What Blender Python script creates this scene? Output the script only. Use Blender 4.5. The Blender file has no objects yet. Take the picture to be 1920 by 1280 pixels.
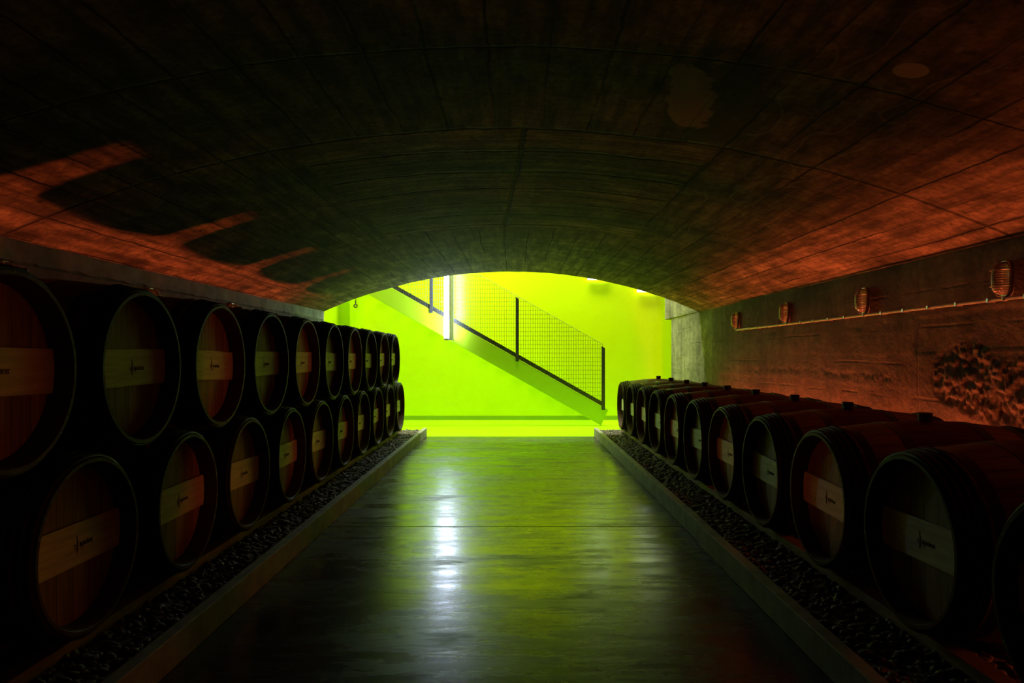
import bpy, bmesh, math, random
import numpy as np
from mathutils import Vector, Matrix, noise

random.seed(7)
S = bpy.context.scene
COL = S.collection
PI = math.pi
EYE = 1.085            # camera height above the tunnel floor
FPX = 1340.0           # focal length in pixels of the 1920 wide frame

# ------------------------------------------------------------------ camera
cam_d = bpy.data.cameras.new('camera')
cam_d.sensor_width = 36.0
cam_d.lens = FPX / 1920.0 * 36.0
cam_d.shift_x = -5.0 / 1920.0
cam_d.shift_y = 27.0 / 1920.0
cam_d.clip_start = 0.05
cam = bpy.data.objects.new('camera', cam_d)
cam.location = (0, 0, EYE)
cam.rotation_euler = (PI / 2, 0, 0)
COL.objects.link(cam)
S.camera = cam

# ------------------------------------------------------------------ world, view, lights
w = bpy.data.worlds.new('world')
S.world = w
w.use_nodes = True
w.node_tree.nodes['Background'].inputs[0].default_value = (0, 0, 0, 1)
w.node_tree.nodes['Background'].inputs[1].default_value = 0.0
vs = S.view_settings
vs.view_transform = 'Standard'
vs.look = 'None'
vs.exposure = 0.0
vs.gamma = 1.0
vs.use_curve_mapping = False
S.cycles.use_denoising = True
S.cycles.max_bounces = 8
S.cycles.diffuse_bounces = 5
S.cycles.glossy_bounces = 4
S.cycles.sample_clamp_indirect = 4.0
S.cycles.caustics_reflective = False
S.cycles.caustics_refractive = False


def light(name, kind, loc, power, color, rot=(0, 0, 0), **kw):
    d = bpy.data.lights.new(name, kind)
    d.energy = power
    d.color = color
    for k, v in kw.items():
        setattr(d, k, v)
    o = bpy.data.objects.new(name, d)
    o.location = loc
    o.rotation_euler = rot
    COL.objects.link(o)
    return o


# daylight-white ceiling light of the green stairwell (above the arch, out of view)
light('stairwell_ceiling_light', 'AREA', (-0.2, 11.2, 7.4), 520, (1.0, 0.97, 0.66), rot=(math.radians(8), 0, 0), shape='RECTANGLE', size=4.8, size_y=0.6, spread=math.radians(120))
light('stairwell_front_fill', 'AREA', (0.2, 9.95, 7.3), 55, (1.0, 0.98, 0.7), rot=(math.radians(16), 0, 0), shape='RECTANGLE', size=3.6, size_y=0.3, spread=math.radians(100))  # unseen fill added to brighten the stringer front
# orange lamps behind the barrels, one between every second pair, plus added fills
ORANGE = (1.0, 0.145, 0.036)
for y in (3.06, 4.50, 5.95, 7.39):
    light('stack_uplight', 'POINT', (-2.562, y, 0.42), 64, ORANGE, shadow_soft_size=0.02)
    light('stack_slot_fill', 'SPOT', (-2.50, y, 0.93), 16, ORANGE, rot=(0, math.radians(-83), 0), shadow_soft_size=0.02, spot_size=math.radians(26), spot_blend=0.5)  # added spot that tints the heads of the single row
for y in (2.09, 3.557, 5.03, 6.50, 7.97):
    # added spots low in every second gap, coned to tint the opposite heads
    light('row_slot_fill', 'SPOT', (2.43, y, 0.22), 6 if y < 3 else 19, ORANGE, rot=(0, math.radians(100.5), 0), shadow_soft_size=0.02, spot_size=math.radians(25), spot_blend=0.5)
for y in (2.09, 3.557, 5.03, 6.50):
    light('row_gap_fill', 'POINT', (2.43, y, 0.30), 9, ORANGE, shadow_soft_size=0.03)  # weak point added to redden the vault crown
for k in range(1, 11):
    light('row_uplight', 'POINT', (2.41, 9.07 - 0.735 * k, 0.36), 25, ORANGE, shadow_soft_size=0.03)


# ------------------------------------------------------------------ node helper
class Mat:
    def __init__(self, name):
        self.m = bpy.data.materials.new(name)
        self.m.use_nodes = True
        self.t = self.m.node_tree
        self.b = self.t.nodes['Principled BSDF']

    def put(self, sock, v):
        if v is None:
            return
        if isinstance(v, bpy.types.NodeSocket):
            self.t.links.new(v, sock)
        elif isinstance(v, tuple) and len(v) == 3 and sock.type == 'RGBA':
            sock.default_value = (*v, 1)
        else:
            sock.default_value = v

    def node(self, typ, props=None, **ins):
        n = self.t.nodes.new(typ)
        for k, v in (props or {}).items():
            setattr(n, k, v)
        for k, v in ins.items():
            self.put(n.inputs[k.replace('_', ' ')], v)
        return n

    def op(self, o, a, b=None, c=None, clamp=False):
        n = self.t.nodes.new('ShaderNodeMath')
        n.operation = o
        n.use_clamp = clamp
        for i, v in enumerate((a, b, c)):
            if v is not None:
                self.put(n.inputs[i], v)
        return n.outputs[0]

    def vec(self, x, y, z=0.0):
        n = self.t.nodes.new('ShaderNodeCombineXYZ')
        for i, v in enumerate((x, y, z)):
            self.put(n.inputs[i], v)
        return n.outputs[0]

    def obj(self):
        n = self.t.nodes.new('ShaderNodeTexCoord')
        s = self.t.nodes.new('ShaderNodeSeparateXYZ')
        self.t.links.new(n.outputs['Object'], s.inputs[0])
        return n.outputs['Object'], s.outputs[0], s.outputs[1], s.outputs[2]

    def uv(self):
        n = self.t.nodes.new('ShaderNodeTexCoord')
        s = self.t.nodes.new('ShaderNodeSeparateXYZ')
        self.t.links.new(n.outputs['UV'], s.inputs[0])
        return n.outputs['UV'], s.outputs[0], s.outputs[1]

    def noise(self, vec, scale, detail=4.0, rough=0.55):
        n = self.node('ShaderNodeTexNoise', Vector=vec, Scale=scale, Detail=detail, Roughness=rough)
        return n.outputs[0]

    def ramp(self, v, lo, hi, a=0.0, b=1.0):
        n = self.t.nodes.new('ShaderNodeMapRange')
        n.interpolation_type = 'SMOOTHSTEP'
        self.put(n.inputs[0], v)
        for i, x in zip((1, 2, 3, 4), (lo, hi, a, b)):
            self.put(n.inputs[i], x)
        return n.outputs[0]

    def mix(self, f, a, b):
        n = self.t.nodes.new('ShaderNodeMix')
        n.data_type = 'RGBA'
        self.put(n.inputs[0], f)
        self.put(n.inputs[6], a)
        self.put(n.inputs[7], b)
        return n.outputs[2]

    def mul(self, col, f):
        n = self.t.nodes.new('ShaderNodeMix')
        n.data_type = 'RGBA'
        n.blend_type = 'MULTIPLY'
        n.inputs[0].default_value = 1.0
        self.put(n.inputs[6], col)
        g = self.t.nodes.new('ShaderNodeCombineColor')
        for i in range(3):
            self.put(g.inputs[i], f)
        self.t.links.new(g.outputs[0], n.inputs[7])
        return n.outputs[2]

    def groove(self, v, period, width, offset=0.0):
        """1 on a thin line repeated every period, 0 elsewhere"""
        x = self.op('ADD', v, offset)
        x = self.op('PINGPONG', x, period / 2)
        return self.ramp(x, width * 0.25, width, 1.0, 0.0)

    def line(self, v, pos, width):
        x = self.op('ABSOLUTE', self.op('SUBTRACT', v, pos))
        return self.ramp(x, width * 0.3, width, 1.0, 0.0)

    def bump(self, h, dist, strength=1.0):
        n = self.node('ShaderNodeBump', Height=h, Distance=dist, Strength=strength)
        return n.outputs[0]

    def out(self, col, rough=0.7, normal=None, **kw):
        self.put(self.b.inputs['Base Color'], col)
        self.put(self.b.inputs['Roughness'], rough)
        if normal is not None:
            self.put(self.b.inputs['Normal'], normal)
        for k, v in kw.items():
            self.put(self.b.inputs[k.replace('_', ' ')], v)
        return self.m


def plain(name, col, rough=0.6, metal=0.0, **kw):
    m = Mat(name)
    v, x, y, z = m.obj()
    n = m.noise(v, 18.0, 3.0)
    c = m.mul(col, m.ramp(n, 0.25, 0.75, 0.82, 1.12))
    return m.out(c, m.ramp(n, 0.2, 0.8, rough * 0.85, min(1.0, rough * 1.15)), None, Metallic=metal, **kw)


# ------------------------------------------------------------------ materials
def mat_vault():
    m = Mat('board_marked_concrete')
    uv, s, y = m.uv()
    wob = m.noise(uv, 1.3, 3.0)
    wob2 = m.noise(uv, 9.0, 3.0)
    jit = m.op('MULTIPLY', m.op('SUBTRACT', wob, 0.5), 0.05)
    jit2 = m.op('MULTIPLY', m.op('SUBTRACT', wob2, 0.5), 0.02)
    sj = m.op('ADD', m.op('ADD', s, jit), jit2)
    yj = m.op('ADD', m.op('ADD', y, jit), jit2)
    # zone of cross planks around the crown
    zs = m.ramp(m.op('ABSOLUTE', sj), 1.06, 1.09, 1.0, 0.0)
    zy = m.op('MULTIPLY', m.ramp(yj, 3.56, 3.58), m.ramp(yj, 6.26, 6.28, 1.0, 0.0))
    zone = m.op('MULTIPLY', zs, zy)
    nz = m.op('SUBTRACT', 1.0, zone)
    # long boards
    # the joints are broken: a board run shows only where the shutter leaked
    brk = m.ramp(m.noise(m.vec(m.op('MULTIPLY', s, 4.3), m.op('MULTIPLY', y, 0.8)), 1.0, 2.0), 0.40, 0.56)
    g_long = m.op('MULTIPLY', m.groove(sj, 0.23, 0.008, 0.05), m.op('MULTIPLY', nz, m.op('ADD', 0.25, m.op('MULTIPLY', brk, 0.75))))
    # strong cross joints
    g_x = None
    for pos, wd in ((1.35, 0.012), (2.62, 0.010), (3.57, 0.018), (6.27, 0.010), (7.42, 0.010), (8.55, 0.011)):
        l = m.line(yj, pos, wd)
        g_x = l if g_x is None else m.op('MAXIMUM', g_x, l)
    g_plank = m.op('MULTIPLY', m.groove(m.op('ADD', yj, m.op('MULTIPLY', s, m.op('MULTIPLY', m.op('SIGN', s), 0.04))), 0.44, 0.02), zone)
    g_crown = m.op('MULTIPLY', m.line(m.op('ADD', sj, m.op('MULTIPLY', y, 0.05)), 0.28, 0.022), zone)
    grooves = m.op('MAXIMUM', m.op('MAXIMUM', g_long, g_x), m.op('MAXIMUM', g_plank, g_crown))
    # grain along the planks
    gr_x = m.noise(m.vec(m.op('MULTIPLY', s, 0.9), m.op('MULTIPLY', y, 16.0)), 1.0, 5.0, 0.6)
    gr_y = m.noise(m.vec(m.op('MULTIPLY', s, 14.0), m.op('MULTIPLY', y, 1.6)), 1.0, 5.0, 0.6)
    grain = m.op('ADD', m.op('MULTIPLY', gr_x, zone), m.op('MULTIPLY', gr_y, nz))
    big = m.noise(uv, 0.9, 4.0, 0.6)
    fine = m.noise(uv, 26.0, 6.0, 0.65)
    mott = m.noise(uv, 4.5, 5.0, 0.6)
    # tone of each board
    cell = m.node('ShaderNodeTexWhiteNoise', {'noise_dimensions': '2D'},
                  Vector=m.vec(m.op('FLOOR', m.op('DIVIDE', m.op('ADD', sj, 0.05), 0.23)), m.op('FLOOR', m.op('DIVIDE', y, 1.13)))).outputs[0]
    c = m.mix(m.ramp(grain, 0.3, 0.72), (0.055, 0.042, 0.031), (0.27, 0.198, 0.140))
    c = m.mul(c, m.ramp(big, 0.3, 0.7, 0.72, 1.12))
    c = m.mul(c, m.ramp(mott, 0.32, 0.66, 0.55, 1.2))
    c = m.mul(c, m.ramp(fine, 0.32, 0.66, 0.6, 1.2))
    c = m.mul(c, m.op('ADD', 0.75, m.op('MULTIPLY', cell, 0.45)))
    # the cross planks differ in tone and are paler than the long boards
    pk = m.node('ShaderNodeTexWhiteNoise', {'noise_dimensions': '2D'},
                Vector=m.vec(m.op('FLOOR', m.op('DIVIDE', m.op('ADD', yj, m.op('MULTIPLY', m.op('ABSOLUTE', s), 0.04)), 0.22)), m.op('SIGN', s))).outputs[0]
    c = m.mul(c, m.op('ADD', 1.0, m.op('MULTIPLY', zone, m.op('ADD', 0.05, m.op('MULTIPLY', pk, 0.75)))))
    pit = m.ramp(m.noise(uv, 17.0, 3.0), 0.60, 0.70, 1.0, 0.45)
    c = m.mul(c, pit)
    # wandering lime streaks
    vein = m.ramp(m.op('ABSOLUTE', m.op('SUBTRACT', m.noise(m.vec(m.op('MULTIPLY', s, 2.0), m.op('MULTIPLY', y, 0.8)), 1.4, 2.0), 0.5)), 0.004, 0.014, 1.0, 0.0)
    inner = m.op('MULTIPLY', vein, m.op('MULTIPLY', m.op('MULTIPLY', m.ramp(s, 0.9, 1.2), m.ramp(s, 1.55, 1.85, 1.0, 0.0)), m.op('MULTIPLY', nz, m.ramp(y, 6.0, 7.0, 1.0, 0.0))))
    c = m.mix(m.op('MULTIPLY', inner, 0.25), c, (0.42, 0.38, 0.33))
    # dark stain and mortar patch beside the crown, round plugged hole
    px = m.op('SUBTRACT', sj, 0.80)
    py = m.op('SUBTRACT', yj, 3.03)
    bent = m.op('ADD', px, m.op('MULTIPLY', py, -0.25))
    warp = m.op('MULTIPLY', m.op('SUBTRACT', m.noise(uv, 7.0, 4.0), 0.5), 2.4)
    d = m.op('ADD', m.op('ADD', m.op('POWER', m.op('DIVIDE', m.op('ABSOLUTE', bent), 0.11), 2.0), m.op('POWER', m.op('DIVIDE', m.op('ABSOLUTE', py), 0.36), 2.0)), warp)
    d2 = m.op('ADD', m.op('ADD', m.op('POWER', m.op('DIVIDE', m.op('ABSOLUTE', m.op('SUBTRACT', bent, 0.12)), 0.22), 2.0), m.op('POWER', m.op('DIVIDE', m.op('ABSOLUTE', py), 0.50), 2.0)), warp)
    c = m.mix(m.ramp(d2, 0.8, 1.1, 0.75, 0.0), c, (0.05, 0.045, 0.04))
    c = m.mix(m.ramp(d, 0.75, 1.0, 0.85, 0.0), c, (0.36, 0.29, 0.20))
    hx = m.op('SUBTRACT', s, 1.415)
    hy = m.op('SUBTRACT', y, 2.44)
    hd = m.op('SQRT', m.op('ADD', m.op('MULTIPLY', hx, hx), m.op('MULTIPLY', hy, hy)))
    c = m.mix(m.ramp(hd, 0.052, 0.06, 0.7, 0.0), c, (0.5, 0.42, 0.3))
    c = m.mul(c, m.op('SUBTRACT', 1.0, m.op('MULTIPLY', grooves, 0.78)))
    h = m.op('ADD', m.op('ADD', m.op('MULTIPLY', grain, 0.35), m.op('MULTIPLY', fine, 0.35)), m.op('SUBTRACT', m.op('MULTIPLY', cell, 0.25), m.op('MULTIPLY', grooves, 1.0)))
    return m.out(c, 0.9, m.bump(h, 0.012, 0.9), Specular_IOR_Level=0.25)


def mat_rough_wall():
    m = Mat('rough_poured_concrete')
    v, x, y, z = m.obj()
    yz = m.vec(y, z)
    n1 = m.noise(yz, 1.6, 5.0, 0.6)
    n2 = m.noise(yz, 14.0, 6.0, 0.65)
    n3 = m.noise(yz, 55.0, 4.0, 0.6)
    drip = m.noise(m.vec(m.op('MULTIPLY', y, 7.0), m.op('MULTIPLY', z, 0.8)), 1.0, 4.0)
    zj = m.op('ADD', z, m.op('MULTIPLY', m.op('SUBTRACT', m.noise(m.vec(m.op('MULTIPLY', y, 1.2), 0.0), 1.0, 4.0), 0.5), 0.05))
    g = m.groove(zj, 0.22, 0.012, 0.06)
    g = m.op('MULTIPLY', g, m.ramp(m.noise(m.vec(m.op('MULTIPLY', y, 2.2), m.op('MULTIPLY', z, 6.0)), 1.0, 3.0), 0.45, 0.65))
    gy = m.op('MULTIPLY', m.groove(m.op('ADD', y, m.op('MULTIPLY', n1, 0.08)), 2.42, 0.012, 0.4), 0.6)
    c = m.mix(m.ramp(n1, 0.3, 0.7), (0.055, 0.049, 0.038), (0.14, 0.127, 0.105))
    c = m.mul(c, m.ramp(n2, 0.25, 0.75, 0.65, 1.15))
    c = m.mul(c, m.ramp(drip, 0.3, 0.7, 0.78, 1.1))
    c = m.mul(c, m.op('SUBTRACT', 1.0, m.op('MULTIPLY', m.op('MAXIMUM', g, gy), 0.3)))
    # paler concrete towards the stairwell end, partly painting in the light that falls there
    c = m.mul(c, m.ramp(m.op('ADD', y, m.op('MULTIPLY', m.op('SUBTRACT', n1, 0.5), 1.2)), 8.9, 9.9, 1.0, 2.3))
    pits = m.ramp(m.node('ShaderNodeTexVoronoi', Vector=yz, Scale=22.0).outputs[0], 0.02, 0.16, 1.0, 0.0)
    pits = m.op('MULTIPLY', pits, m.ramp(m.noise(yz, 3.0, 2.0), 0.5, 0.66))
    c = m.mul(c, m.op('SUBTRACT', 1.0, m.op('MULTIPLY', pits, 0.6)))
    h = m.op('SUBTRACT', m.op('ADD', m.op('MULTIPLY', n2, 0.9), m.op('MULTIPLY', n3, 0.35)), m.op('MULTIPLY', m.op('MAXIMUM', m.op('MULTIPLY', m.op('MAXIMUM', g, gy), 0.5), pits), 0.6))
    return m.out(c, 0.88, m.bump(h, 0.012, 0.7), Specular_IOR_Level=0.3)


def mat_concrete(name, a, b, rough=0.85, scale=6.0):
    m = Mat(name)
    v, x, y, z = m.obj()
    n = m.noise(v, scale, 6.0, 0.62)
    n2 = m.noise(v, scale * 7, 4.0)
    c = m.mix(m.ramp(n, 0.3, 0.7), a, b)
    return m.out(c, rough, m.bump(m.op('ADD', n, m.op('MULTIPLY', n2, 0.4)), 0.006, 0.7))


def mat_floor():
    m = Mat('polished_dark_concrete')
    v, x, y, z = m.obj()
    st = m.vec(m.op('MULTIPLY', x, 1.0), m.op('MULTIPLY', y, 1.9))
    n1 = m.noise(st, 1.3, 5.0, 0.6)
    n2 = m.noise(m.vec(m.op('MULTIPLY', x, 2.6), m.op('MULTIPLY', y, 9.0)), 1.0, 6.0, 0.65)
    n3 = m.noise(v, 60.0, 3.0)
    scuff = m.ramp(m.op('ABSOLUTE', m.op('SUBTRACT', m.noise(m.vec(m.op('MULTIPLY', x, 0.8), m.op('MULTIPLY', y, 4.5)), 1.1, 4.0, 0.65), 0.5)), 0.004, 0.03, 1.0, 0.0)
    scuff = m.op('MULTIPLY', scuff, m.ramp(n1, 0.42, 0.62))
    wy = m.op('ADD', y, m.op('MULTIPLY', m.op('SUBTRACT', n1, 0.5), 0.01))
    joint = m.op('MAXIMUM', m.line(wy, 4.545, 0.012), m.line(x, -9.0, 0.01))
    c = m.mix(m.ramp(n1, 0.3, 0.7), (0.015, 0.015, 0.017), (0.04, 0.04, 0.042))
    c = m.mul(c, m.ramp(n2, 0.3, 0.7, 0.75, 1.2))
    c = m.mul(c, m.op('SUBTRACT', 1.0, m.op('MULTIPLY', joint, 0.9)))
    r = m.op('ADD', m.op('ADD', m.ramp(n1, 0.3, 0.72, 0.17, 0.28), m.ramp(n2, 0.35, 0.7, 0.0, 0.10)), m.op('MULTIPLY', scuff, 0.10))
    spec = m.op('MULTIPLY', m.ramp(n2, 0.25, 0.7, 0.95, 0.36), m.op('SUBTRACT', 1.0, m.op('MAXIMUM', m.op('MULTIPLY', joint, 0.95), m.op('MULTIPLY', scuff, 0.45))))
    h = m.op('ADD', m.op('ADD', m.op('MULTIPLY', n2, 0.6), m.op('MULTIPLY', n3, 0.06)), m.op('MULTIPLY', joint, -0.6))
    return m.out(c, r, m.bump(h, 0.004, 0.55), Specular_IOR_Level=spec, IOR=1.6)


def mat_lime(name, col, rough=0.35, spec=0.5, bump=0.002):
    m = Mat(name)
    v, x, y, z = m.obj()
    n = m.noise(v, 0.8, 4.0, 0.6)
    n2 = m.noise(v, 90.0, 3.0)
    c = m.mul(col, m.ramp(n, 0.3, 0.7, 0.95, 1.03))
    return m.out(c, rough, m.bump(m.op('ADD', m.op('MULTIPLY', n2, 0.3), n), bump, 0.4), Specular_IOR_Level=spec)


def mat_staves():
    m = Mat('oak_staves_with_wine_stained_belly')
    v, x, y, z = m.obj()
    ang = m.op('ARCTAN2', y, z)
    a = m.op('MULTIPLY', ang, 30.0 / (2 * PI))
    g = m.groove(a, 1.0, 0.05)
    cell = m.node('ShaderNodeTexWhiteNoise', {'noise_dimensions': '1D'}, W=m.op('FLOOR', m.op('ADD', a, 0.5))).outputs[0]
    gr = m.noise(m.vec(m.op('MULTIPLY', x, 3.0), m.op('MULTIPLY', a, 6.0)), 1.0, 5.0)
    oak = m.mix(m.ramp(gr, 0.3, 0.7), (0.23, 0.13, 0.07), (0.42, 0.26, 0.15))
    oak = m.mul(oak, m.op('ADD', 0.8, m.op('MULTIPLY', cell, 0.35)))
    edge = m.op('ADD', m.op('ABSOLUTE', x), m.op('MULTIPLY', m.op('SUBTRACT', m.noise(v, 20.0, 3.0), 0.5), 0.012))
    red = m.ramp(edge, 0.163, 0.172, 1.0, 0.0)
    wine = m.mix(m.ramp(gr, 0.3, 0.7), (0.10, 0.018, 0.02), (0.19, 0.04, 0.035))
    c = m.mix(red, oak, wine)
    c = m.mul(c, m.op('SUBTRACT', 1.0, m.op('MULTIPLY', g, 0.6)))
    # darker inside of the chime and stave ends
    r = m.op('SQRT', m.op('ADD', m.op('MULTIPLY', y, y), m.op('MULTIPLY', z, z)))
    chime_dark = m.op('MAXIMUM', m.ramp(r, 0.272, 0.277, 1.0, 0.0), m.ramp(m.op('ABSOLUTE', x), 0.474, 0.479))
    c = m.mix(m.op('MULTIPLY', chime_dark, 0.92), c, (0.06, 0.03, 0.02))
    h = m.op('SUBTRACT', m.op('MULTIPLY', gr, 0.3), g)
    return m.out(c, 0.6, m.bump(h, 0.003, 0.6), Specular_IOR_Level=0.15)


def mat_boards(name, a, b, board, along, rough=0.6, shift=0.0):
    """flat wood whose grain runs along local Z ('z') or Y ('y')"""
    m = Mat(name)
    v, x, y, z = m.obj()
    u, l = (y, z) if along == 'z' else (z, y)
    u = m.op('ADD', u, shift)
    cell = m.node('ShaderNodeTexWhiteNoise', {'noise_dimensions': '1D'}, W=m.op('FLOOR', m.op('DIVIDE', u, board))).outputs[0]
    gr = m.noise(m.vec(m.op('MULTIPLY', u, 60.0), m.op('MULTIPLY', l, 5.0), cell), 1.0, 5.0, 0.6)
    g = m.groove(m.op('ADD', u, board / 2), board, 0.0035, board / 2)
    c = m.mix(m.ramp(gr, 0.3, 0.72), a, b)
    c = m.mul(c, m.op('ADD', 0.78, m.op('MULTIPLY', cell, 0.4)))
    c = m.mul(c, m.op('SUBTRACT', 1.0, m.op('MULTIPLY', g, 0.6)))
    return m.out(c, rough, m.bump(m.op('SUBTRACT', m.op('MULTIPLY', gr, 0.3), g), 0.002, 0.5), Specular_IOR_Level=0.35)


def mat_gravel():
    m = Mat('grey_brown_pebbles')
    v, x, y, z = m.obj()
    cell = m.node('ShaderNodeTexVoronoi', Vector=v, Scale=38.0).outputs[1]
    sep = m.t.nodes.new('ShaderNodeSeparateColor')
    m.t.links.new(cell, sep.inputs[0])
    c = m.mix(sep.outputs[0], (0.06, 0.05, 0.042), (0.22, 0.19, 0.165))
    n = m.noise(v, 60.0, 4.0)
    return m.out(m.mul(c, m.ramp(n, 0.3, 0.7, 0.8, 1.15)), 0.62, m.bump(n, 0.003, 0.4), Specular_IOR_Level=0.4)


def mat_emit(name, col, strength):
    m = Mat(name)
    return m.out(col, 0.4, None, Emission_Color=col, Emission_Strength=strength)


LIME = (0.63, 0.84, 0.003)
M = {
    'vault': mat_vault(),
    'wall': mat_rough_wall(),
    'conc': mat_concrete('grey_concrete', (0.20, 0.19, 0.17), (0.36, 0.345, 0.31)),
    'kerb': mat_concrete('kerb_concrete', (0.24, 0.235, 0.22), (0.37, 0.36, 0.34), 0.7, 9.0),
    'dark': mat_concrete('dark_concrete', (0.10, 0.09, 0.08), (0.2, 0.185, 0.16)),
    'floor': mat_floor(),
    'lime': mat_lime('lime_gloss_paint', LIME, 0.16, 0.4, 0.0006),
    'limefloor': mat_lime('lime_floor_paint', (0.30, 0.58, 0.002), 0.38, 0.1),
    'limestair': mat_lime('lime_stringer_paint', (0.54, 0.83, 0.022), 0.42, 0.5),
    'base': mat_lime('green_baseboard_paint', (0.26, 0.42, 0.01), 0.45, 0.3),
    'white': plain('white_ceiling_paint', (0.8, 0.8, 0.78), 0.8),
    'staves': mat_staves(),
    'head': mat_boards('oak_head_boards', (0.22, 0.125, 0.06), (0.38, 0.235, 0.125), 0.085, 'z'),
    'bar': mat_boards('pale_oak_crossbar', (0.60, 0.54, 0.42), (0.82, 0.76, 0.63), 0.40, 'y', 0.55, 0.2),
    'chestnut': plain('dark_chestnut_hoop_wood', (0.022, 0.014, 0.010), 0.6, Specular_IOR_Level=0.25),
    'iron': plain('blackened_iron_hoop', (0.03, 0.03, 0.032), 0.45, 0.6),
    'bung': plain('dark_silicone_bung', (0.05, 0.022, 0.02), 0.6),
    'ink': plain('burnt_brand_ink', (0.035, 0.022, 0.015), 0.8),
    'rail': mat_boards('bare_timber_rail', (0.18, 0.115, 0.07), (0.30, 0.21, 0.13), 0.3, 'y', 0.7),
    'gravel': mat_gravel(),
    'steel': plain('dark_grey_painted_steel', (0.07, 0.075, 0.07), 0.45, 0.3),
    'wire': plain('galvanised_wire', (0.20, 0.23, 0.12), 0.4, 0.4),
    'zinc': plain('galvanised_lamp_metal', (0.42, 0.42, 0.42), 0.35, 0.8),
    'housing': plain('grey_lamp_housing', (0.55, 0.57, 0.62), 0.4, 0.2),
    'tube': mat_emit('cold_white_fluorescent_tube', (0.62, 0.68, 1.0), 52.0),
    'cold': mat_emit('cold_white_diffuser', (0.85, 0.93, 1.0), 8.0),
    'cord': plain('black_cord', (0.03, 0.03, 0.03), 0.6),
}
mg = Mat('ribbed_lamp_glass')
_v, _x, _y, _z = mg.obj()
_rib = mg.groove(_z, 0.012, 0.006)
M['glass'] = mg.out((0.30, 0.28, 0.28), 0.16, mg.bump(_rib, 0.002, 0.8), Transmission_Weight=0.55, IOR=1.45)


# ------------------------------------------------------------------ mesh helpers
def box(bm, lo, hi):
    vs_ = [bm.verts.new((lo[0] if i & 1 == 0 else hi[0], lo[1] if i & 2 == 0 else hi[1], lo[2] if i & 4 == 0 else hi[2])) for i in range(8)]
    for f in ((0, 2, 3, 1), (4, 5, 7, 6), (0, 1, 5, 4), (2, 6, 7, 3), (0, 4, 6, 2), (1, 3, 7, 5)):
        bm.faces.new([vs_[k] for k in f])
    return vs_


def prism(bm, pts, axis, a, b):
    """extrude a polygon: axis 'y' takes (x, z) points, axis 'z' takes (x, y)"""
    def P(p, t):
        return (p[0], t, p[1]) if axis == 'y' else (p[0], p[1], t)
    A = [bm.verts.new(P(p, a)) for p in pts]
    B = [bm.verts.new(P(p, b)) for p in pts]
    n = len(pts)
    bm.faces.new(A)
    bm.faces.new(B[::-1])
    for i in range(n):
        bm.faces.new((A[i], B[i], B[(i + 1) % n], A[(i + 1) % n]))


def tube(bm, pts, r, sides=8, closed=False):
    pts = [Vector(p) for p in pts]
    rings = []
    n = len(pts)
    for i, p in enumerate(pts):
        if closed:
            t = pts[(i + 1) % n] - pts[i - 1]
        else:
            t = pts[min(i + 1, n - 1)] - pts[max(i - 1, 0)]
        t.normalize()
        up = Vector((0, 0, 1)) if abs(t.z) < 0.9 else Vector((1, 0, 0))
        s = t.cross(up).normalized()
        u = s.cross(t)
        rings.append([bm.verts.new(p + r * (math.cos(2 * PI * k / sides) * s + math.sin(2 * PI * k / sides) * u)) for k in range(sides)])
    for i in range(n if closed else n - 1):
        a, b = rings[i], rings[(i + 1) % n]
        for k in range(sides):
            bm.faces.new((a[k], a[(k + 1) % sides], b[(k + 1) % sides], b[k]))
    if not closed:
        bm.faces.new(rings[0][::-1])
        bm.faces.new(rings[-1])


def lathe_x(bm, prof, seg=56, closed=False):
    """revolve (x, r) points about the local X axis"""
    rings = []
    for x, r in prof:
        if r <= 1e-6:
            rings.append([bm.verts.new((x, 0, 0))])
        else:
            rings.append([bm.verts.new((x, r * math.sin(2 * PI * k / seg), r * math.cos(2 * PI * k / seg))) for k in range(seg)])
    m = len(prof)
    for i in range(m if closed else m - 1):
        a, b = rings[i], rings[(i + 1) % m]
        for k in range(seg):
            k2 = (k + 1) % seg
            if len(a) == 1:
                bm.faces.new((a[0], b[k2], b[k]))
            elif len(b) == 1:
                bm.faces.new((a[k], a[k2], b[0]))
            else:
                bm.faces.new((a[k], a[k2], b[k2], b[k]))


def obj(name, bm, mat, parent=None, smooth=False, bevel=0.0, angle=40):
    bmesh.ops.recalc_face_normals(bm, faces=bm.faces[:])
    me = bpy.data.meshes.new(name)
    bm.to_mesh(me)
    bm.free()
    me.materials.append(M[mat])
    if smooth:
        me.polygons.foreach_set('use_smooth', [True] * len(me.polygons))
        me.set_sharp_from_angle(angle=math.radians(angle))
    o = bpy.data.objects.new(name, me)
    COL.objects.link(o)
    if parent is not None:
        o.parent = parent
    if bevel:
        b = o.modifiers.new('bevel', 'BEVEL')
        b.width = bevel
        b.segments = 2
        b.limit_method = 'ANGLE'
    return o


def tag(o, label, cat=None, group=None, kind=None):
    o['label'] = label
    if cat:
        o['category'] = cat
    if group:
        o['group'] = group
    if kind:
        o['kind'] = kind
    return o


def thing(name, label, cat, loc, rz=0.0, group=None):
    o = bpy.data.objects.new(name, None)
    o.empty_display_size = 0.1
    COL.objects.link(o)
    o.location = loc
    o.rotation_euler = (0, 0, rz)
    return tag(o, label, cat, group)


def struct(name, bm, mat, label, **kw):
    return tag(obj(name, bm, mat, **kw), label, kind='structure')


def copy_tree(o, parent=None):
    c = o.copy()
    COL.objects.link(c)
    if parent is not None:
        c.parent = parent
    for ch in list(o.children):
        copy_tree(ch, c)
    return c


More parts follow.
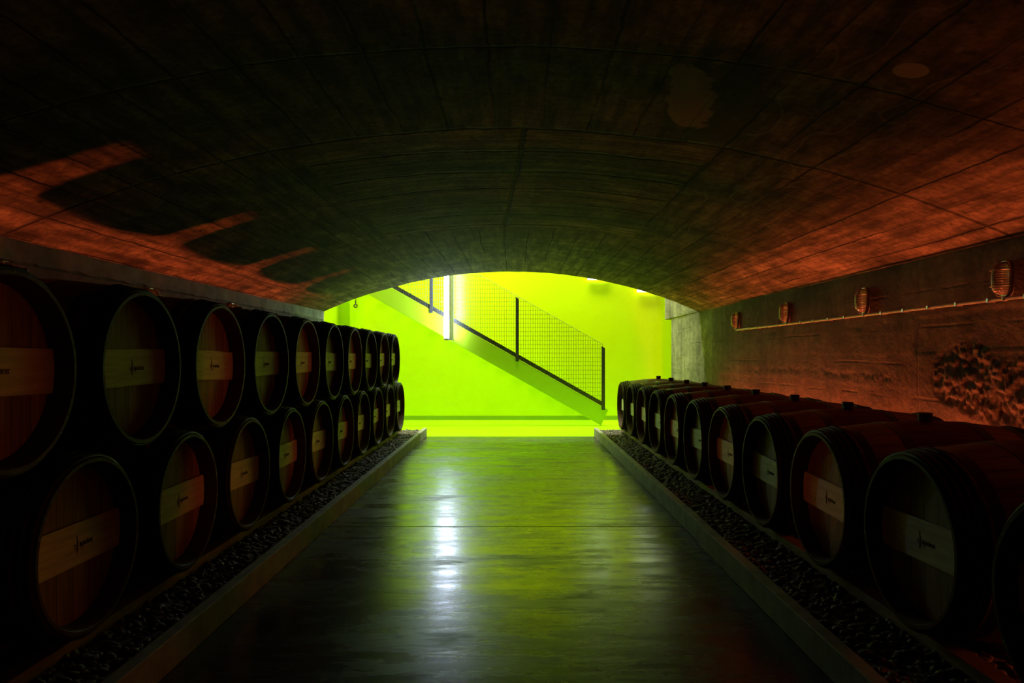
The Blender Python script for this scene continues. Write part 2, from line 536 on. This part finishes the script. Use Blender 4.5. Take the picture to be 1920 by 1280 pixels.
# ------------------------------------------------------------------ the tunnel shell
Y0, Y1 = -1.6, 9.63                     # tunnel ends (behind the camera / at the stairwell)
CX, RV, CZ = -0.05, 6.178, EYE - 5.043  # circle of the vault
XL, XR = -2.568, 2.487
ZSL, ZSR = EYE + 0.582, EYE + 0.604
ROOM_TOP = 7.5


def vault():
    a0, a1 = math.asin((XL - 0.10 - CX) / RV), math.asin((XR + 0.10 - CX) / RV)
    n = 96
    ys = list(np.linspace(Y0, Y1, 60))
    bm = bmesh.new()
    uvl = bm.loops.layers.uv.new('UVMap')
    grid, uvs = [], {}
    for j, y in enumerate(ys):
        row = []
        for i in range(n + 1):
            a = a0 + (a1 - a0) * i / n
            s = RV * a
            # boards are slightly out of line with each other
            d = 0.006 * noise.noise((s * 2.1, y * 0.5, 3.0)) + 0.004 * noise.noise((s * 9.0, y * 5.0, 8.0))
            if y < Y1 - 0.01:
                pass
            r = RV + d
            v = bm.verts.new((CX + r * math.sin(a), y, CZ + r * math.cos(a)))
            uvs[v] = (s, y)
            row.append(v)
        grid.append(row)
    for j in range(len(ys) - 1):
        for i in range(n):
            bm.faces.new((grid[j][i], grid[j][i + 1], grid[j + 1][i + 1], grid[j + 1][i]))
    # the mass above the vault, so that it is solid up to the stairwell ceiling
    def cap(row, y):
        l = bm.verts.new((row[0].co.x, y, ROOM_TOP))
        r = bm.verts.new((row[-1].co.x, y, ROOM_TOP))
        uvs[l] = (-2.7, y)
        uvs[r] = (2.6, y)
        bm.faces.new(row + [r, l])
        return l, r
    l0, r0 = cap(grid[0], Y0)
    l1, r1 = cap(grid[-1], Y1)
    bm.faces.new((l0, r0, r1, l1))
    bm.faces.new([g[0] for g in grid] + [l1, l0])
    bm.faces.new([g[-1] for g in grid] + [r1, r0])
    for f in bm.faces:
        for lp in f.loops:
            lp[uvl].uv = uvs[lp.vert]
    o = struct('ceiling', bm, 'vault', 'low board-marked concrete barrel vault over the aisle', smooth=True, angle=30)
    return o


vault()

# right-hand wall with honeycombed pours
WEND = 11.34


def rough_wall():
    ys = np.concatenate([np.arange(Y0, 2.4, 0.08), np.arange(2.4, 5.2, 0.0105), np.arange(5.2, 9.0, 0.016), np.arange(9.0, WEND - 0.01, 0.04), [WEND]])
    zs = np.concatenate([np.arange(-0.02, 0.62, 0.1), np.arange(0.62, 1.45, 0.0105), np.arange(1.45, ZSR, 0.03), [ZSR + 0.02]])
    bm = bmesh.new()
    grid = []
    for y in ys:
        row = []
        for z in zs:
            d = 0.008 * noise.noise((y * 0.9, z * 2.2, 1.0)) + 0.003 * noise.noise((y * 5.0, z * 6.0, 4.0))
            # each lift of the pour stands a little proud of the next
            zz = z + 0.05 * noise.noise((y * 0.7, 0, 9.0))
            d += 0.004 * noise.noise((math.floor(zz / 0.22) * 3.7, math.floor((y + 0.4) / 2.42) * 1.9, 2.0))
            # honeycomb: coarse stones showing
            e = ((y - 3.75) / 0.50) ** 2 + ((z - 0.93 - 0.15 * (y - 3.75)) / 0.19) ** 2 + 0.9 * noise.noise((y * 4, z * 4, 7.0))
            w1 = max(0.0, min(1.0, (1.15 - e) * 2.0))
            ln = math.exp(-((zz - 0.95) / 0.025) ** 2) * max(0.0, 0.4 + noise.noise((y * 1.3, 0, 5.0)))
            ln2 = 0.7 * math.exp(-((zz - 1.30) / 0.02) ** 2) * max(0.0, 0.2 + noise.noise((y * 1.1, 3.0, 5.0)))
            ww = min(1.0, w1 + 0.8 * ln + 0.6 * ln2)
            if ww > 0.02 and 2.0 < y < 10.5:
                c1 = noise.voronoi((y * 19.0, z * 23.0, 0.0))[0][0]
                c2 = noise.voronoi((y * 40.0, z * 44.0, 2.0))[0][0]
                d += ww * (0.018 * (0.36 - c1) + 0.013 * (0.4 - c2) + 0.010 * noise.noise((y * 8.0, z * 8.0, 6.0)))
            edge = min(1.0, max(0.0, (WEND - y) / 0.06))
            row.append(bm.verts.new((XR - d * edge, y, z)))
        grid.append(row)
    for j in range(len(ys) - 1):
        for i in range(len(zs) - 1):
            bm.faces.new((grid[j][i], grid[j + 1][i], grid[j + 1][i + 1], grid[j][i + 1]))
    # body of the wall behind the face
    end = grid[-1]
    b = [bm.verts.new((XR + 0.45, end[0].co.y, v.co.z)) for v in (end[0], end[-1])]
    bm.faces.new(end + [b[1], b[0]])
    st = grid[0]
    b2 = [bm.verts.new((XR + 0.45, st[0].co.y, v.co.z)) for v in (st[0], st[-1])]
    bm.faces.new(st + [b2[1], b2[0]])
    bm.faces.new((b[0], b[1], b2[1], b2[0]))
    bm.faces.new([g[-1] for g in grid] + [b[1], b2[1]])
    bm.faces.new([g[0] for g in grid] + [b[0], b2[0]])
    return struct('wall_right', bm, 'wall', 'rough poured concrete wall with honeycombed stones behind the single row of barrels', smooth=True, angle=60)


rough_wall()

bm = bmesh.new()
box(bm, (-3.0, Y0, -0.02), (-2.567, Y1, 1.56))
struct('wall_left', bm, 'dark', 'dark concrete wall behind the two-tier barrel stack')
# ledge the vault springs from, with a ragged lower arris
bm = bmesh.new()
ys = np.linspace(Y0, Y1, 260)
rows = []
for y in ys:
    k = 0.018 * noise.noise((y * 7, 0, 0)) + 0.014 * noise.noise((y * 23, 1, 0))
    f = 0.006 * noise.noise((y * 5, 2, 2))
    rows.append([bm.verts.new(c) for c in ((XL + f, y, ZSL + 0.02), (XL + f, y, 1.575 + k), (XL - 0.02, y, 1.552), (-2.60, y, 1.552), (-2.98, y, 1.552), (-2.98, y, ZSL + 0.02))])
for a, b in zip(rows, rows[1:]):
    for k in range(6):
        bm.faces.new((a[k], b[k], b[(k + 1) % 6], a[(k + 1) % 6]))
bm.faces.new(rows[0])
bm.faces.new(rows[-1][::-1])
struct('trim_1', bm, 'conc', 'ragged concrete springing ledge above the barrel stack')

bm = bmesh.new()
box(bm, (-3.0, Y0 - 0.3, -0.02), (2.95, Y0, ROOM_TOP))
struct('wall_rear', bm, 'dark', 'dark end wall of the barrel tunnel')

bm = bmesh.new()
box(bm, (-3.1, Y0, -0.25), (XR + 0.45, Y1, 0.0))
struct('floor', bm, 'floor', 'polished dark concrete aisle floor between the gravel beds')

# ------------------------------------------------------------------ the green stairwell
bm = bmesh.new()
box(bm, (-3.4, Y1, -0.25), (4.6, 12.7, 0.0))
struct('floor_back', bm, 'limefloor', 'shiny lime green floor of the stairwell')
bm = bmesh.new()
box(bm, (-2.79, 12.10, 0.0), (4.6, 12.7, ROOM_TOP))
struct('wall_back', bm, 'lime', 'lime green wall behind the staircase')
bm = bmesh.new()
box(bm, (-3.4, 12.36, 0.0), (-2.79, 12.7, ROOM_TOP))
struct('wall_back_recess', bm, 'lime', 'narrow lime green wall strip set back in the corner')
bm = bmesh.new()
box(bm, (-3.4, Y1, 0.0), (-3.03, 12.36, ROOM_TOP))
struct('wall_left_stairwell', bm, 'lime', 'lime green side wall beyond the end of the barrel stack')
bm = bmesh.new()
box(bm, (4.3, Y1, 0.0), (4.6, 12.1, ROOM_TOP))
struct('wall_right_stairwell', bm, 'lime', 'lime green side wall of the stairwell')
bm = bmesh.new()
box(bm, (XR + 0.46, Y1, 0.0), (4.3, Y1 + 0.2, ROOM_TOP))
struct('wall_front_stairwell', bm, 'lime', 'lime green front wall of the stairwell')
bm = bmesh.new()
box(bm, (-3.4, Y1, ROOM_TOP), (4.6, 12.7, ROOM_TOP + 0.2))
struct('ceiling_stairwell', bm, 'limestair', 'lime green ceiling of the stairwell')
bm = bmesh.new()
box(bm, (-2.79, 12.088, 0.0), (4.3, 12.10, 0.075))
struct('baseboard_back', bm, 'base', 'darker green baseboard along the lime wall')
# concrete beam on top of the rough wall, running out past its end
bm = bmesh.new()
box(bm, (XR - 0.012, Y1 + 0.002, ZSR - 0.01), (XR + 0.45, 11.78, 2.9))
struct('beam', bm, 'wall', 'concrete beam end over the end of the rough wall', bevel=0.01)

# ------------------------------------------------------------------ kerbs and gravel
KL, KR = -1.183, 1.07
bm = bmesh.new()
box(bm, (KL - 0.05, Y0 + 0.02, 0.0), (KL, Y1 + 0.01, 0.115))
struct('kerb', bm, 'kerb', 'thin concrete kerb along the gravel bed of the barrel stack', bevel=0.004)
bm = bmesh.new()
box(bm, (KR, 4.12, 0.0), (KR + 0.05, Y1 + 0.01, 0.115))
struct('kerb', bm, 'kerb', 'far length of thin concrete kerb along the single-row gravel bed', bevel=0.004)
bm = bmesh.new()
box(bm, (KR - 0.012, Y0 + 0.02, 0.0), (KR + 0.042, 4.117, 0.117))
struct('kerb', bm, 'kerb', 'near length of thin concrete kerb along the single-row gravel bed', bevel=0.004)


def gravel(name, label, x0, x1, xin):
    """pebbles; the visible strip is x0..xin, the rest a plain bed"""
    rng = np.random.default_rng(11 if x0 > 0 else 5)
    bm = bmesh.new()
    bmesh.ops.create_icosphere(bm, subdivisions=2, radius=1.0)
    bm.verts.ensure_lookup_table()
    base = np.array([v.co[:] for v in bm.verts])
    tri = np.array([[v.index for v in f.verts] for f in bm.faces])
    bm.free()
    N = 7000
    lo, hi = min(x0, xin), max(x0, xin)
    # more, smaller cells near the camera are not needed: a uniform bed
    px = rng.uniform(lo + 0.02, hi, N)
    py = rng.uniform(1.3, Y1 - 0.03, N)
    sc = rng.uniform(0.009, 0.019, N)[:, None] * np.stack([rng.uniform(0.9, 1.6, N), rng.uniform(0.8, 1.2, N), rng.uniform(0.5, 0.8, N)], 1)
    ang = rng.uniform(0, PI, N)
    tilt = rng.normal(0, 0.3, N)
    lump = 1 + 0.10 * rng.normal(size=(N, len(base)))
    P = base[None] * lump[:, :, None] * sc[:, None, :]
    ct, st = np.cos(tilt)[:, None], np.sin(tilt)[:, None]
    P = np.stack([P[..., 0] * ct - P[..., 2] * st, P[..., 1], P[..., 0] * st + P[..., 2] * ct], -1)
    ca, sa = np.cos(ang)[:, None], np.sin(ang)[:, None]
    P = np.stack([P[..., 0] * ca - P[..., 1] * sa, P[..., 0] * sa + P[..., 1] * ca, P[..., 2]], -1)
    pz = 0.082 + rng.uniform(-0.006, 0.009, N)
    P += np.stack([px, py, pz], 1)[:, None, :]
    verts = P.reshape(-1, 3)
    faces = (tri[None] + (np.arange(N) * len(base))[:, None, None]).reshape(-1, 3)
    # bed underneath
    a, b = min(x0, x1), max(x0, x1)
    nb = len(verts)
    bed = [(a, Y0 + 0.02, 0), (b, Y0 + 0.02, 0), (b, Y1, 0), (a, Y1, 0), (a, Y0 + 0.02, 0.084), (b, Y0 + 0.02, 0.084), (b, Y1, 0.084), (a, Y1, 0.084)]
    bf = [(4, 5, 6, 7), (0, 3, 2, 1), (0, 1, 5, 4), (1, 2, 6, 5), (2, 3, 7, 6), (3, 0, 4, 7)]
    me = bpy.data.meshes.new(name)
    me.from_pydata(np.vstack([verts, np.array(bed)]).tolist(), [], faces.tolist() + [tuple(nb + i for i in f) for f in bf])
    me.polygons.foreach_set('use_smooth', [True] * len(faces) + [False] * len(bf))
    me.materials.append(M['gravel'])
    o = bpy.data.objects.new(name, me)
    COL.objects.link(o)
    return tag(o, label, 'gravel', kind='stuff')


gravel('gravel_bed', 'strip of dark pebbles under the two-tier barrel stack', KL - 0.052, -2.56, -1.78)
gravel('gravel_bed', 'strip of dark pebbles under the single row of barrels', KR + 0.052, XR - 0.05, 1.66)

# ------------------------------------------------------------------ barrels
HL, RB, RE = 0.485, 0.3425, 0.288   # half length, belly radius, end radius
PITCH = 0.722


def rad(x):
    return RB - (RB - RE) * (x / HL) ** 2


def crossbar_mark(bm, kind):
    """burnt mark on the crossbar face (local x is out of the head)"""
    xf = 0.0012

    def bar_(y, z, hw, hh):
        box(bm, (-0.0005, y - hw, z - hh), (xf, y + hw, z + hh))

    if kind == 'arc':
        # curved stroke bulging to the reader's right, dots on its left, small lettering on its right
        R, n = 0.085, 12
        for k in range(n):
            a0 = -0.38 + 0.76 * k / n
            a1 = -0.38 + 0.76 * (k + 1) / n
            wd = 0.0026 * math.cos((a0 + a1) * 1.9) + 0.0012
            q = [(R - wd, a0), (R + wd, a0), (R + wd, a1), (R - wd, a1)]
            v = [bm.verts.new((xf, r * math.cos(a) - R, r * math.sin(a))) for r, a in q]
            bm.faces.new(v)
        bar_(-0.014, -0.002, 0.003, 0.003)
        bar_(-0.014, -0.011, 0.0022, 0.0022)
        y = 0.014
        for k, (asc, desc) in enumerate(((0.0, 0.0), (0.0, 0.009), (0, 0), (0.0, 0.0), (0.004, 0), (0, 0), (0, 0), (0, 0))):
            h = 0.006
            zc = -0.004
            box(bm, (-0.0005, y, zc - h - desc), (xf, y + 0.0016, zc + h + asc))
            box(bm, (-0.0005, y + 0.0016, zc + h - 0.0016), (xf, y + 0.0062, zc + h))
            if k % 2 == 0:
                box(bm, (-0.0005, y + 0.0046, zc - h), (xf, y + 0.0062, zc + h))
            else:
                box(bm, (-0.0005, y + 0.0016, zc - h), (xf, y + 0.0062, zc - h + 0.0016))
            y += 0.0095
    else:
        # one line of small capitals with a round mark below it
        y = -0.055
        for k in range(10):
            h = 0.0075
            box(bm, (-0.0005, y, -h), (xf, y + 0.0018, h))
            if k % 3 != 2:
                box(bm, (-0.0005, y, h - 0.0018), (xf, y + 0.0075, h))
            if k % 2 == 0:
                box(bm, (-0.0005, y + 0.0058, -h), (xf, y + 0.0075, h))
            if k % 3 == 1:
                box(bm, (-0.0005, y, -0.001), (xf, y + 0.0075, 0.001))
            y += 0.0115
        for zc, r in ((-0.019, 0.0045), (-0.029, 0.006)):
            for k in range(14):
                a0, a1 = 2 * PI * k / 14, 2 * PI * (k + 1) / 14
                v = [bm.verts.new((xf, rr * math.cos(a), zc + rr * math.sin(a))) for rr, a in ((r * 0.6, a0), (r, a0), (r, a1), (r * 0.6, a1))]
                bm.faces.new(v)


def make_barrel(kind):
    root = thing('wine_barrel', 'oak barrel', 'barrel', (0, 0, 0))
    # staves with the chime turned in to the croze
    prof = [(x, rad(x)) for x in np.linspace(-HL, HL, 23)]
    t = 0.022
    rec = 0.069
    prof = [(-HL + rec + 0.01, RE - 0.030), (-HL + 0.006, RE - t + 0.006), (-HL, RE - t + 0.010)] + prof
    prof = prof + [(HL, RE - t + 0.010), (HL - 0.006, RE - t + 0.006), (HL - rec - 0.01, RE - 0.030)]
    bm = bmesh.new()
    lathe_x(bm, prof, 60)
    obj('stave_body', bm, 'staves', root, smooth=True, angle=35)
    for sgn in (1, -1):
        bm = bmesh.new()
        x0 = sgn * (HL - rec)
        lathe_x(bm, [(x0, 0.0), (x0, RE - 0.027), (x0 - sgn * 0.02, RE - 0.027), (x0 - sgn * 0.02, 0.0)], 60)
        obj('barrel_head', bm, 'head', root)
    # raised pale crossbar on the aisle head
    bm = bmesh.new()
    hh = 0.071
    R = RE - 0.0285
    pts = []
    for k in range(9):
        z = -hh + 2 * hh * k / 8
        pts.append((math.sqrt(R * R - z * z), z))
    poly = pts + [(-y, z) for y, z in reversed(pts)]
    A = [bm.verts.new((HL - rec + 0.0005, y, z)) for y, z in poly]
    B = [bm.verts.new((HL - rec + 0.016, y, z)) for y, z in poly]
    bm.faces.new(A)
    bm.faces.new(B)
    for i in range(len(poly)):
        j = (i + 1) % len(poly)
        bm.faces.new((A[i], A[j], B[j], B[i]))
    bar = obj('crossbar', bm, 'bar', root, bevel=0.002)
    bar['label'] = 'pale oak crossbar'
    bm = bmesh.new()
    crossbar_mark(bm, kind)
    mk = obj('brand_mark', bm, 'ink', bar)
    mk.location = (HL - rec + 0.0161, 0, 0)
    # split chestnut hoops near both ends
    for sgn in (1, -1):
        for x in (0.4655, 0.4405, 0.4155, 0.3905):
            bm = bmesh.new()
            r0 = rad(x) - 0.001
            p = [(sgn * (x + 0.0122 * math.cos(a)), r0 + 0.0125 * max(0.0, math.sin(a)) - (0.002 if math.sin(a) < 0 else 0)) for a in np.linspace(0, 2 * PI, 12, endpoint=False)]
            lathe_x(bm, p, 60, closed=True)
            for v in bm.verts:      # hand-split wood is never quite round
                rr = math.hypot(v.co.y, v.co.z)
                k = 1 + 0.006 * noise.noise((v.co.y * 14, v.co.z * 14, x * 40))
                v.co.y *= k
                v.co.z *= k
            obj('chestnut_hoop', bm, 'chestnut', root, smooth=True, angle=60)
    for sgn in (1, -1):
        for a, b in ((0.333, 0.368), (0.155, 0.198)):
            bm = bmesh.new()
            lathe_x(bm, [(sgn * a, rad(a) + 0.0004), (sgn * a, rad(a) + 0.0024), (sgn * b, rad(b) + 0.0024), (sgn * b, rad(b) + 0.0004)], 60, closed=True)
            obj('iron_hoop', bm, 'iron', root, smooth=True, angle=30)
    bm = bmesh.new()
    bmesh.ops.create_cone(bm, cap_ends=True, segments=20, radius1=0.026, radius2=0.031, depth=0.05, matrix=Matrix.Translation((0, 0, RB + 0.012)))
    obj('bung', bm, 'bung', root, smooth=True, bevel=0.003)
    return root


ORD = ['nearest', 'second from', 'third from', 'fourth from', 'fifth from', 'sixth from', 'seventh from', 'eighth from', 'ninth from', 'tenth from', 'eleventh from']
XCL, XCR = -1.415 - HL, 1.340 + HL
ZLO, ZUP = EYE - 0.632, EYE - 0.045
proto = make_barrel('arc')
proto_text = make_barrel('text')
used = {'arc': False, 'text': False}


def place(x, y, z, rz, label, group, kind='arc'):
    src = proto if kind == 'arc' else proto_text
    if used[kind]:
        o = copy_tree(src)
    else:
        o = src
        used[kind] = True
    roll = math.radians(random.uniform(-2.0, 2.0))
    o.location = (x, y, z)
    o.rotation_euler = (roll, 0, rz + math.radians(random.uniform(-0.6, 0.6)))
    o['label'] = label
    o['category'] = 'barrel'
    o['group'] = group
    return o


for k in range(10):
    place(XCL, 8.898 - PITCH * k, ZLO, 0, f"oak barrel in the stack's bottom tier, {ORD[k]} the green stairwell", 'barrels in the bottom tier of the stack')
for k in range(10):
    place(XCL, 8.52 - PITCH * k, ZUP, 0, f"oak barrel in the stack's top tier, {ORD[k]} the green stairwell", 'barrels in the top tier of the stack', 'text' if k == 9 else 'arc')
for k in range(11):
    place(XCR, 9.07 - 0.735 * k, ZLO, PI, f'oak barrel in the single row under the wall lamps, {ORD[k]} the green stairwell', 'barrels in the single row')

# timber rails the bottom barrels lie on
for side, name in ((-1, 'the barrel stack'), (1, 'the single barrel row')):
    xc = XCL if side < 0 else XCR
    for off, which in ((-0.385, 'front'), (0.385, 'rear')):
        x = xc + side * off
        ztop = ZLO - rad(0.385) - 0.0135
        bm = bmesh.new()
        box(bm, (x - 0.035, 1.0, 0.086), (x + 0.035, 9.35, ztop))
        where = 'aisle' if which == 'front' else 'wall'
        tag(obj('timber_rail', bm, 'rail', bevel=0.004), f'timber rail on the gravel under {name}, on its {where} side', 'timber rail', 'timber rails under the barrels')

# ------------------------------------------------------------------ bulkhead lamps and conduit
def make_lamp():
    root = thing('bulkhead_lamp', 'bulkhead lamp', 'wall lamp', (0, 0, 0), 0)
    # local +X points away from the wall
    def capsule(bm, hw, hh, d0, d1, bulge, n=28, m=7):
        rings = []
        for j in range(m + 1):
            t = j / m
            sc = math.cos(t * PI / 2) if bulge else 1.0
            x = d0 + (d1 - d0) * (math.sin(t * PI / 2) if bulge else t)
            sc = max(sc, 0.02) if bulge else sc
            ring = []
            for k in range(n):
                a = 2 * PI * k / n
                cy, cz = math.cos(a), math.sin(a)
                e = 0.62
                y = hw * math.copysign(abs(cy) ** e, cy)
                z = hh * math.copysign(abs(cz) ** e, cz)
                q = sc ** 0.6 if bulge else 1.0
                ring.append(bm.verts.new((x, y * q, z * q)))
            rings.append(ring)
        for a, b in zip(rings, rings[1:]):
            for k in range(n):
                bm.faces.new((a[k], a[(k + 1) % n], b[(k + 1) % n], b[k]))
        bm.faces.new(rings[0][::-1])
        bm.faces.new(rings[-1])
    bm = bmesh.new()
    capsule(bm, 0.047, 0.092, 0.0, 0.026, False, m=1)
    obj('base_plate', bm, 'zinc', root, smooth=True, bevel=0.004)
    bm = bmesh.new()
    capsule(bm, 0.040, 0.084, 0.0265, 0.080, True)
    obj('glass_dome', bm, 'glass', root, smooth=True, angle=60)
    bm = bmesh.new()
    for z in (-0.040, 0.040):
        tube(bm, [(0.024, -0.0485, z), (0.053, -0.046, z), (0.078, -0.026, z), (0.085, 0.0, z), (0.078, 0.026, z), (0.053, 0.046, z), (0.024, 0.0485, z)], 0.0016, 6)
    tube(bm, [(0.024, 0, -0.0935), (0.058, 0, -0.089), (0.082, 0, -0.060), (0.0875, 0, 0.0), (0.082, 0, 0.060), (0.058, 0, 0.089), (0.024, 0, 0.0935)], 0.0016, 6)
    obj('wire_guard', bm, 'zinc', root, smooth=True)
    bm = bmesh.new()
    tube(bm, [(0.018, 0, -0.088), (0.018, 0, -0.112)], 0.014, 12)
    obj('cable_gland', bm, 'zinc', root, smooth=True, bevel=0.002)
    return root


lamp = make_lamp()
first = True
for k, y in enumerate((7.90, 6.46, 5.02, 3.58)):
    o = lamp if first else copy_tree(lamp)
    first = False
    o.location = (XR - 0.012, y, 1.478 - 0.002 * k)
    o.rotation_euler = (0, 0, PI)
    tag(o, f'caged glass bulkhead lamp on the rough wall, {ORD[k]} the green stairwell', 'wall lamp', 'bulkhead lamps on the rough wall')
for k, y in enumerate((6.45, 5.01, 3.57)):
    o = copy_tree(lamp)
    o.location = (-2.567, y, 1.470)
    o.rotation_euler = (0, 0, 0)
    tag(o, f'bulkhead lamp peeping over the barrel stack below the ledge, {ORD[k]} the green stairwell', 'wall lamp', 'bulkhead lamps behind the barrel stack')

root = thing('cable_conduit', 'thin grey cable conduit running under the bulkhead lamps', 'conduit', (XR - 0.03, 7.9, 1.372))
bm = bmesh.new()
pts = []
for y in np.arange(7.93, 1.0, -0.06):
    pts.append((0.0, y - 7.9, 0.002 * noise.noise((y * 1.5, 0, 0))))
tube(bm, pts, 0.0095, 8)
obj('pipe', bm, 'zinc', root, smooth=True)
y = 7.75
while y > 1.2:
    if all(abs(y - q) > 0.07 for q in (7.90, 6.46, 5.02, 3.58)):
        bm = bmesh.new()
        box(bm, (-0.0125, y - 7.9 - 0.008, -0.012), (0.04, y - 7.9 + 0.008, 0.012))
        obj('pipe_clip', bm, 'zinc', root, bevel=0.002)
    y -= 0.27

# ------------------------------------------------------------------ staircase
YS = 11.10
SL = 0.563


def ztop(x):
    return 0.248 + (1.458 - x) * SL


def zbot(x):
    return 0.004 + (1.342 - x) * SL


stair = thing('staircase', 'lime green straight staircase rising to the left across the stairwell', 'staircase', (1.342, YS, 0.0))
stair['label'] = 'lime green straight staircase with grating treads against the green wall'


def loc(p, o):
    return (p[0] - o[0], p[1] - o[1], p[2] - o[2])


O = (1.342, YS, 0.0)
bm = bmesh.new()
prism(bm, [(0.0, zbot(1.342)), (1.458 - O[0], ztop(1.458)), (-2.98 - O[0], ztop(-2.98)), (-2.98 - O[0], zbot(-2.98))], 'y', 0.0, 0.05)
obj('stringer', bm, 'limestair', stair, bevel=0.006)
for i in range(15):
    x = 1.20 - 0.2806 * i
    z = 0.185 + 0.158 * i
    bm = bmesh.new()
    for k in range(7):
        xx = x - 0.13 + 0.26 * k / 6
        box(bm, (xx - 0.003 - O[0], 0.055, z), (xx + 0.003 - O[0], 0.985, z + 0.03))
    for k in range(6):
        yy = 0.07 + 0.9 * k / 5
        box(bm, (x - 0.133 - O[0], yy, z + 0.004), (x + 0.133 - O[0], yy + 0.006, z + 0.026))
    obj('tread', bm, 'limestair', stair)

rail = thing('mesh_railing', 'dark steel railing with square wire mesh along the green staircase', 'railing', (1.375, YS, 0.3))
O = (1.375, YS, 0.3)


def zt(x):   # top edge of the mesh
    return 1.267 + (1.367 - x) * SL


for px, top, extra in ((1.375, 1.222, 0.0), (0.040, 1.985, 0.0), (-1.295, 2.736, 0.0)):
    bm = bmesh.new()
    bot = ztop(px) - 0.045
    hw = 0.026
    vs_ = box(bm, (px - hw - O[0], -0.022, bot - O[2]), (px + hw - O[0], 0.018, top - O[2]))
    for v in vs_:
        if v.co.z > 0.5 + bot - O[2]:
            v.co.z -= (v.co.x + O[0] - px) * SL
    obj('post', bm, 'steel', rail, bevel=0.002)
# base strip the mesh stands on
bm = bmesh.new()
prism(bm, [(1.40 - O[0], ztop(1.40) + 0.002 - O[2]), (1.36 - O[0], ztop(1.36) + 0.072 - O[2]), (-2.98 - O[0], ztop(-2.98) + 0.072 - O[2]), (-2.98 - O[0], ztop(-2.98) + 0.002 - O[2])], 'y', 0.004, 0.012)
obj('base_strip', bm, 'steel', rail)
bm = bmesh.new()
r = 0.0023
x = 1.362
while x > -2.95:
    box(bm, (x - r - O[0], -0.004, ztop(x) - O[2]), (x + r - O[0], 0.0, zt(x) - O[2]))
    x -= 0.0372
z = 0.40
while z < zt(-2.95):
    xa = 1.458 - (z - 0.248) / SL      # where the stringer top is at this height
    xb = 1.367 - (z - 1.267) / SL      # where the mesh top is at this height
    lo, hi = max(-2.95, xa), min(1.364, xb)
    if hi > lo:
        box(bm, (lo - O[0], -0.008, z - r - O[2]), (hi - O[0], -0.004, z + r - O[2]))
    z += 0.0662
tube(bm, [(1.364 - O[0], -0.004, zt(1.364) - O[2]), (-2.95 - O[0], -0.004, zt(-2.95) - O[2])], 0.003, 6)
wm = obj('wire_mesh', bm, 'wire', rail)

# cold white tube lamp fixed upright to the stringer
t = thing('tube_lamp', 'upright cold white fluorescent tube lamp fixed to the stair railing', 'lamp', (-1.02, YS - 0.33, 1.322))
bm = bmesh.new()
prism(bm, [(0.040, -0.01), (0.052, -0.01), (0.092, 0.105), (0.080, 0.105)], 'z', 0.0, 2.2)
obj('housing', bm, 'housing', t, bevel=0.002)
bm = bmesh.new()
tube(bm, [(-0.012, 0.030, 0.03), (-0.012, 0.030, 2.17)], 0.036, 20)
obj('tube', bm, 'tube', t, smooth=True, angle=50)
for z0 in (0.0, 2.17):
    bm = bmesh.new()
    box(bm, (0.055, 0.09, z0 + 0.005), (0.075, 0.3298, z0 + 0.025))
    box(bm, (-0.02, 0.02, z0 + 0.005), (0.07, 0.05, z0 + 0.025))
    obj('bracket', bm, 'housing', t)
    bm = bmesh.new()
    tube(bm, [(-0.012, 0.030, z0), (-0.012, 0.030, z0 + 0.03)], 0.041, 20)
    obj('end_cap', bm, 'housing', t, smooth=True, angle=50)

# cold white fittings high on the lime wall
t = thing('wall_light', 'small box light high on the lime wall with glowing cold white underside', 'wall light', (2.13, 12.1, 2.165))
bm = bmesh.new()
box(bm, (-0.06, -0.055, 0.075), (0.30, 0.0, 0.10))
obj('housing', bm, 'housing', t, bevel=0.004)
bm = bmesh.new()
box(bm, (-0.055, -0.05, 0.0), (0.295, -0.001, 0.0745))
obj('diffuser', bm, 'cold', t, bevel=0.006)
t = thing('wall_light', 'cold white light washing the lime wall, mostly hidden above the arch', 'wall light', (1.39, 12.1, 2.372))
bm = bmesh.new()
box(bm, (-0.16, -0.055, 0.075), (0.20, 0.0, 0.10))
obj('housing', bm, 'housing', t, bevel=0.004)
bm = bmesh.new()
box(bm, (-0.155, -0.05, 0.0), (0.195, -0.001, 0.0745))
obj('diffuser', bm, 'cold', t, bevel=0.006)

# ring hanging on a cord in the corner of the lime wall
t = thing('hanging_ring', 'small dark ring hanging on a cord on the lime wall', 'ring', (-2.685, 12.06, 1.93))
bm = bmesh.new()
tube(bm, [(0, 0, 0.03), (0.004, 0, 0.20), (0, 0.045, 0.28)], 0.0055, 6)
obj('cord', bm, 'cord', t, smooth=True)
bm = bmesh.new()
tube(bm, [(0.026 * math.cos(a), 0, 0.026 * math.sin(a)) for a in np.linspace(0, 2 * PI, 20, endpoint=False)], 0.010, 8, closed=True)
obj('ring', bm, 'cord', t, smooth=True)
bm = bmesh.new()
tube(bm, [(0, 0, 0.045), (0, 0, 0.085)], 0.011, 10)
obj('toggle', bm, 'cord', t, smooth=True)
